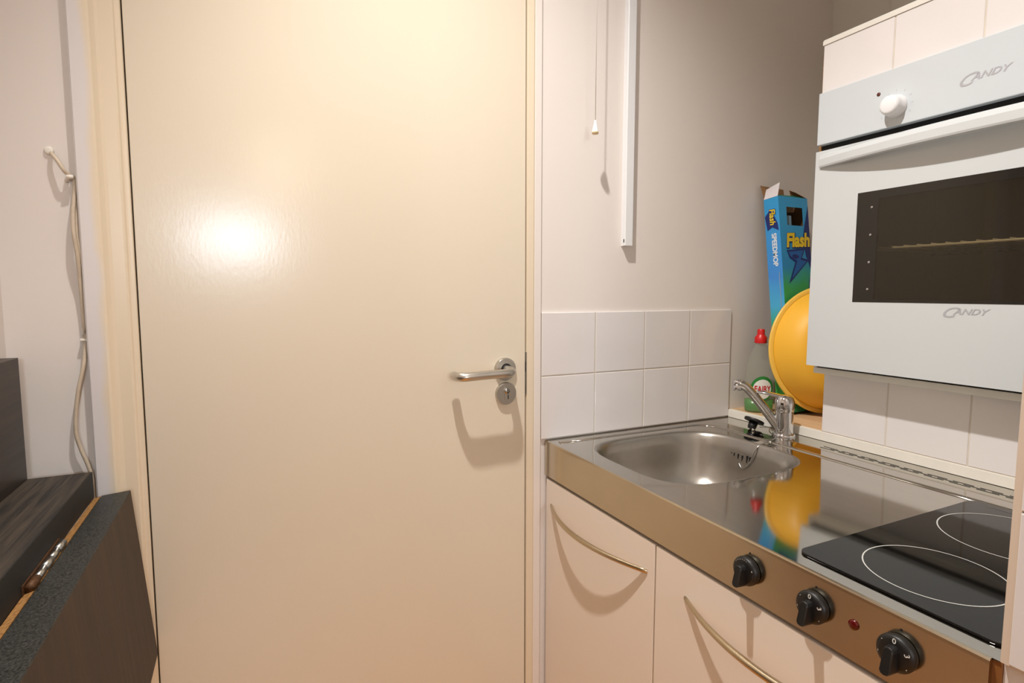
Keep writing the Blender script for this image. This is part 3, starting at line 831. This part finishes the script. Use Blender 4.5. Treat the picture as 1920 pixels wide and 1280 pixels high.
# ------------------------------------------------------------------ yellow washing-up bowl on its edge
RB = 0.176
na = math.radians(-107.8)
nv = Vector((math.cos(na), math.sin(na), 0))            # from rim towards the base, facing the room
tilt = math.radians(6)
ez = (nv * math.cos(tilt) + Vector((0, 0, 1)) * math.sin(tilt)).normalized()
ex = Vector((0, 0, 1)).cross(nv).normalized()
ey = ez.cross(ex).normalized()
upv = ey if ey.z > 0 else -ey
cen = Vector((1.433, 0.985, 0.9155)) + upv * (RB + 0.0)
cen.z += 0.0
yb = thing('washing_up_bowl', (1.433, 0.985, 0.9150), 'round yellow plastic washing-up bowl standing on edge in the recess', 'bowl')
YM = frame(cen, ex, ey, ez)
lathe('bowl_shell', [(RB - 0.010, 0.0), (RB - 0.012, 0.006), (RB - 0.018, 0.025), (RB - 0.027, 0.048), (RB - 0.040, 0.068), (RB - 0.056, 0.080), (RB - 0.085, 0.0855), (0.0, 0.086),], M_YELLOW, yb, M=YM, n=72, caps=False)
lathe('bowl_lining', [(RB - 0.0125, 0.0), (RB - 0.0145, 0.006), (RB - 0.0205, 0.025), (RB - 0.0295, 0.047), (RB - 0.042, 0.0655), (RB - 0.058, 0.0775), (RB - 0.086, 0.083), (0.0, 0.0835)], M_YELLOW, yb, M=YM, n=72, caps=False)
lathe('bowl_rim', [(RB - 0.0130, -0.0005), (RB - 0.004, -0.0015), (RB, 0.0010), (RB, 0.0045), (RB - 0.004, 0.0062), (RB - 0.0112, 0.0062)], M_YRIM, yb, M=YM, n=72, caps=False)

# ------------------------------------------------------------------ mop carton
BT = math.radians(7.0)
eu = Vector((0, math.sin(BT), math.cos(BT)))
ed = Vector((0, math.cos(BT), -math.sin(BT)))
BWD, BDP, BH = 0.118, 0.047, 0.5945
BO = Vector((1.330, 1.0212, 0.9155 + BDP * math.sin(BT)))
mb = thing('mop_carton', (1.39, 1.045, 0.915), 'tall blue and green mop carton with open top, leaning in the recess', 'box')
def bp3(u, d, v): return BO + Vector((u, 0, 0)) + ed * d + eu * v
def quad(name, pts, m, parent, thick=0.0):
    bm = bmesh.new()
    bm.faces.new([bm.verts.new(p) for p in pts])
    o = from_bm(name, bm, m, parent)
    if thick:
        md = o.modifiers.new('solid', 'SOLIDIFY'); md.thickness = thick; md.offset = 0
    return o
T = 0.0012
HU0, HU1, HV0, HV1 = 0.030, 0.096, 0.515, 0.566
bm = bmesh.new()
def bslab(u0, u1, d0, d1, v0, v1):
    vs = [bm.verts.new(bp3(u, d, v)) for u in (u0, u1) for d in (d0, d1) for v in (v0, v1)]
    for f in ((0, 1, 3, 2), (4, 6, 7, 5), (0, 4, 5, 1), (2, 3, 7, 6), (0, 2, 6, 4), (1, 5, 7, 3)): bm.faces.new([vs[i] for i in f])
# front panel with a hole, made of four strips
for u0, u1, v0, v1 in ((0, BWD, 0, HV0), (0, BWD, HV1, BH), (0, HU0, HV0, HV1), (HU1, BWD, HV0, HV1)): bslab(u0, u1, 0, T, v0, v1)
fr_ = from_bm('front_panel', bm, M_BOXF, mb)
bm = bmesh.new(); bslab(-0.0001, T, 0.0002, BDP, 0, BH - 0.0005); from_bm('side_panel', bm, M_BOXS, mb)
bm = bmesh.new(); bslab(BWD - T, BWD, T, BDP, 0, BH); bslab(T, BWD - T, BDP - T, BDP, 0, BH); bslab(T, BWD - T, T, BDP - T, 0, T); from_bm('inner_panel', bm, M_CARDD, mb)
bm = bmesh.new(); bslab(HU0 - 0.01, HU0 + 0.030, 0.010, 0.030, HV0 - 0.10, HV0 + 0.030); from_bm('mop_head', bm, mat('mop_head_grey_blue', (120, 150, 170), 0.6), mb)
# top flaps
quad('side_flap', [bp3(0, 0.001, BH), bp3(0, BDP - 0.001, BH), bp3(0.012, BDP - 0.001, BH + 0.030), bp3(0.012, 0.001, BH + 0.038)], M_CARDW, mb, 0.001)
quad('back_flap', [bp3(0.003, BDP - 0.001, BH), bp3(BWD * 0.72, BDP - 0.001, BH), bp3(BWD * 0.70, BDP + 0.0, BH + 0.036), bp3(-0.010, BDP + 0.0, BH + 0.040)], M_CARD, mb, 0.001)
quad('far_flap', [bp3(BWD - 0.001, 0.001, BH), bp3(BWD - 0.001, BDP - 0.001, BH), bp3(BWD - 0.018, BDP - 0.006, BH + 0.034), bp3(BWD - 0.040, 0.006, BH + 0.016)], M_CARD, mb, 0.001)
quad('front_flap', [bp3(0.002, 0.001, BH), bp3(BWD - 0.002, 0.001, BH), bp3(BWD - 0.012, 0.022, BH + 0.012), bp3(0.010, 0.022, BH + 0.010)], mat('flap_green_blue', (36, 122, 96), 0.5), mb, 0.001)
FM = frame(BO - ed * 0.0004, (1, 0, 0), eu, -ed)
def fpoly(name, m, pts, k=0.0):
    quad(name, [FM @ Vector((u, v, k)) for u, v in pts], m, mb)
fpoly('print_shape', M_NAVY, [(BWD, 0.575), (BWD, 0.385), (0.098, 0.43), (0.088, 0.475), (0.100, 0.52)], 0.0001)
fpoly('print_shape', M_NAVY, [(0.020, 0.445), (0.094, 0.452), (0.080, 0.425), (0.108, 0.420), (0.022, 0.352), (0.052, 0.412), (0.030, 0.424)], 0.0002)
fpoly('print_shape', M_BLUE, [(0.026, 0.440), (0.088, 0.447), (0.074, 0.420), (0.098, 0.415), (0.034, 0.366), (0.060, 0.416), (0.036, 0.427)], 0.0003)
fpoly('print_shape', M_NAVY, [(0.040, 0.426), (0.052, 0.421), (0.066, 0.424), (0.068, 0.430), (0.054, 0.435), (0.042, 0.432)], 0.0004)
fpoly('print_shape', M_NAVY, [(0.066, 0.20), (BWD, 0.20), (BWD, 0.40), (0.104, 0.36), (0.092, 0.28)], 0.0001)
fpoly('print_shape', M_GRAYP, [(0.100, 0.320), (0.103, 0.320), (0.118, 0.400), (0.1165, 0.404)], 0.0003)
TMX = FM @ Matrix.Translation((0.0665, 0.4725, 0.0005)) @ Matrix.Rotation(math.radians(3), 4, 'Z')
print_text('print_lettering', 'Flash', 0.052, M_NAVY, mb, M=TMX @ Matrix.Translation((0.0012, -0.0012, 0)), offset=0.0042, shear=0.18, width=0.92)
print_text('print_lettering', 'Flash', 0.052, M_YTXT, mb, M=TMX @ Matrix.Translation((0, 0, 0.0004)), offset=0.0022, shear=0.18, width=0.92)
SM = frame(bp3(-0.0005, 0, 0), -eu, -ed, (-1, 0, 0))       # lettering runs down the narrow side
def side_at(v, d): return SM @ Matrix.Translation((-v, -d, 0))
bm = bmesh.new()
bm.faces.new([bm.verts.new(side_at(v, d) @ Vector((0, 0, 0.0001))) for v, d in ((0.545, 0.046), (0.560, 0.030), (0.552, 0.020), (0.520, 0.006), (0.500, 0.004), (0.512, 0.024), (0.505, 0.040))])
from_bm('print_shape', bm, M_NAVY, mb)
print_text('print_lettering', 'Flash', 0.025, M_NAVY, mb, M=side_at(0.541, 0.0225) @ Matrix.Translation((0, 0, 0.0003)), offset=0.0022, shear=0.15, width=0.9)
print_text('print_lettering', 'Flash', 0.025, M_YTXT, mb, M=side_at(0.541, 0.0225) @ Matrix.Translation((0, 0, 0.0005)), offset=0.0006, shear=0.15, width=0.9)
print_text('print_lettering', 'SPEEDMOP', 0.0205, M_WTXT, mb, M=side_at(0.449, 0.0205) @ Matrix.Translation((0, 0, 0.0003)), offset=0.0008, width=0.92)
quad('print_line', [side_at(v, d) @ Vector((0, 0, 0.0002)) for v, d in ((0.385, 0.0115), (0.385, 0.0095), (0.15, 0.0095), (0.15, 0.0115))], M_GRAYP, mb)

# ------------------------------------------------------------------ dark drop-leaf table on the left wall
TY1, TY0 = 1.1250, 0.22
tb = thing('drop_leaf_table', (-0.29, 0.70, 0.80), 'dark wood wall-mounted folding table with its leaf hanging down', 'table')
boxes('back_panel', [(LX + 0.0005, -0.3262, TY0, TY1 + 0.002, 0.60, 1.1430)], wood_mat('table_back_panel_wood', (32, 26, 21), (60, 49, 39), 0.45, 'y', 5), tb, bevel=0.0008)
sl = boxes('table_slab', [(-0.3260, -0.2420, TY0, TY1, 0.9035, 0.9471)], M_TABLE, tb, bevel=0.0008)
boxes('slab_front_edge', [(-0.2421, -0.2404, TY0, TY1, 0.9030, 0.9466)], M_TABLEB, sl)
boxes('wall_bracket', [(-0.3260, -0.300, TY0 + .05, TY1 - .05, 0.80, 0.9033)], M_TABLEB, tb)
dn = Vector((0.026, 0, -0.303)).normalized()
sd = Vector((-dn.z, 0, dn.x))           # outward across the leaf thickness
LT, LH = 0.0415, 0.304
P0 = Vector((-0.1889, 0, 0.9070))       # outer top edge
P1 = P0 - sd * LT
def leaf_pt(a, h): p = P0 - sd * a + dn * h; return (p.x, p.z)
lf = prism('table_leaf', [leaf_pt(0, 0.0008), leaf_pt(LT, 0.0008), leaf_pt(LT, LH), leaf_pt(0, LH)], M_TABLEF, tb, axis='y', a0=TY0, a1=TY1, bevel=0.0006)
lf['label'] = 'hanging leaf with brown wood face'
prism('leaf_top_edge', [leaf_pt(0.0004, -0.0006), leaf_pt(LT - 0.0005, -0.0006), leaf_pt(LT - 0.0005, 0.0012), leaf_pt(0.0004, 0.0012)], M_TABLEE, lf, axis='y', a0=TY0, a1=TY1 - 0.0003)
prism('raw_edge', [(-0.2402, 0.8990), (P1.x - 0.0006, 0.8990), (P1.x - 0.0004, 0.9045), (-0.2402, 0.9020)], M_CHIP, lf, axis='y', a0=TY0, a1=TY1 - 0.004)
hg = boxes('hinge_plate', [(-0.2402, -0.2390, 0.785, 0.925, 0.9035, 0.9140)], M_RUST, tb)
for k in range(5):
    ya = 0.790 + k * 0.0265
    tube('hinge_knuckle', [(-0.2345, ya, 0.9085), (-0.2345, ya + 0.0245, 0.9085)], 0.0050 if k % 2 == 0 else 0.0042, M_HINGE if k not in (0,) else M_RUST, hg, n=14)

# ------------------------------------------------------------------ wall cable
cpts = [(-0.2752, 1.4723), (-0.2701, 1.4661), (-0.2624, 1.4551), (-0.2549, 1.4414), (-0.2496, 1.4351), (-0.2442, 1.4304), (-0.2446, 1.4098), (-0.2472, 1.3751), (-0.2470, 1.3405), (-0.2446, 1.3056), (-0.2444, 1.2661), (-0.2444, 1.2172), (-0.2444, 1.1671), (-0.2448, 1.1455), (-0.2482, 1.1186), (-0.256, 1.0828), (-0.262, 1.0377), (-0.2629, 1.0085), (-0.2585, 0.9822), (-0.251, 0.9552), (-0.2450, 0.9243), (-0.2440, 0.8971), (-0.2440, 0.82)]
wc = thing('wall_cable', (-0.245, D, 0.82), 'thin cream cable clipped to the wall beside the door frame', 'cable')
ys_ = [WY + 0.004, D - 0.004, D - 0.010, D - 0.012, D - 0.006] + [D - 0.003] * 2 + [D - 0.010, D - 0.014, D - 0.012, D - 0.006, D - 0.002, D - 0.001, D - 0.004, D - 0.008, D - 0.010, D - 0.010, D - 0.009, D - 0.007, D - 0.006, D - 0.005, D - 0.004, D - 0.004]
tube('cable', catmull([(x, y, z) for (x, z), y in zip(cpts, ys_)], 6), 0.0031, M_CABLE, wc, n=10)
tube('cable', catmull([(x + 0.0035, y + 0.003, z - 0.002) for (x, z), y in zip(cpts[4:14], ys_[4:14])], 6), 0.0016, M_CABLE, wc, n=8)
lathe('wall_grommet', [(0.0, 0.0), (0.0072, 0.0), (0.0060, 0.0035), (0.0038, 0.0042), (0.0, 0.0042)], M_CLIP, wc, M=frame((-0.2765, WY, 1.4735), (1, 0, 0), (0, 0, 1), (0, -1, 0)), n=16)
tube('cable_clip', [(-0.2555, WY - 0.002, 1.4275), (-0.2500, D - 0.012, 1.4320), (-0.2440, D - 0.010, 1.4320)], 0.0034, M_CLIP, wc, n=8)
boxes('cable_clip', [(-0.2505, -0.2405, D - 0.006, WY, 1.1645, 1.1685)], M_CLIP, wc, bevel=0.001)

# ------------------------------------------------------------------ pull cord, trunking
pc = thing('pull_cord', (0.7405, 1.108, 1.61), 'white light pull cord with a cone toggle hanging by the wall', 'pull cord')
tube('cord', [(0.7405, 1.108, 1.630), (0.7405, 1.108, CEIL)], 0.0009, M_CORD, pc, n=8)
tg = lathe('toggle', [(0.0, 0.026), (0.0022, 0.026), (0.0030, 0.022), (0.0072, 0.004), (0.0078, 0.0)], M_WHITE, pc, M=Matrix.Translation((0.7405, 1.108, 1.6130)), n=24, caps=False)
lathe('toggle_base', [(0.0, -0.0045), (0.0070, -0.0045), (0.0078, -0.001), (0.0078, 0.0), (0.0, 0.0)], M_TOGB, pc, M=Matrix.Translation((0.7405, 1.108, 1.6130)), n=24)
ct = thing('cable_trunking', (0.866, 1.149, 1.362), 'white plastic cable trunking running vertically up the wall', 'trunking')
boxes('trunking_base', [(0.8555, 0.8775, 1.1475, WY, 1.3620, CEIL - 0.001)], M_WHITE, ct)
prism('trunking_lid', [(0.8545, 1.1480), (0.8545, 1.1425), (0.8560, 1.1410), (0.8770, 1.1410), (0.8785, 1.1425), (0.8785, 1.1480)], M_WHITE, ct, axis='z', a0=1.3625, a1=CEIL - 0.001)
boxes('end_notch', [(0.8538, 0.8546, 1.1440, 1.1470, 1.370, 1.378)], M_DARK, ct)

# ------------------------------------------------------------------ ceiling lamps (above and behind the frame)
cl = thing('ceiling_spotlight', (LAMP[0], LAMP[1], CEIL), 'round recessed ceiling spotlight above the cream door', 'lamp')
lathe('spot_rim', [(0.030, 0.0), (0.045, 0.0), (0.045, -0.006), (0.038, -0.010), (0.030, -0.004)], M_WHITE, cl, M=Matrix.Translation((LAMP[0], LAMP[1], CEIL)), n=28, caps=False)
lathe('spot_glass', [(0.0, -0.0035), (0.031, -0.0035), (0.031, -0.001), (0.0, -0.001)], M_BULB, cl, M=Matrix.Translation((LAMP[0], LAMP[1], CEIL)), n=28)
sl_ = bpy.data.lights.new('spot_beam', 'SPOT')
sl_.energy = SPOT_W
sl_.color = LAMP_COLOR
sl_.spot_size = math.radians(107)
sl_.spot_blend = 1.0
sl_.shadow_soft_size = 0.022
so = bpy.data.objects.new('spot_beam', sl_)
COL.objects.link(so)
so.parent = cl
so.location = (0, 0, LAMP[2] - CEIL)
so.rotation_euler = Vector((0.26, -0.07, -1.0)).to_track_quat('-Z', 'Y').to_euler()
rl = thing('room_lamp', ROOM_LAMP, 'globe ceiling lamp of the room behind the camera', 'lamp')
lathe('lamp_rose', [(0.0, CEIL - ROOM_LAMP[2]), (0.06, CEIL - ROOM_LAMP[2]), (0.05, CEIL - ROOM_LAMP[2] - 0.03), (0.0, CEIL - ROOM_LAMP[2] - 0.03)], M_WHITE, rl, M=Matrix.Translation(ROOM_LAMP), n=24)
pl_ = bpy.data.lights.new('globe_light', 'POINT')
pl_.energy = ROOM_W
pl_.color = ROOM_COLOR
pl_.shadow_soft_size = 0.18
po = bpy.data.objects.new('globe_light', pl_)
COL.objects.link(po)
po.parent = rl
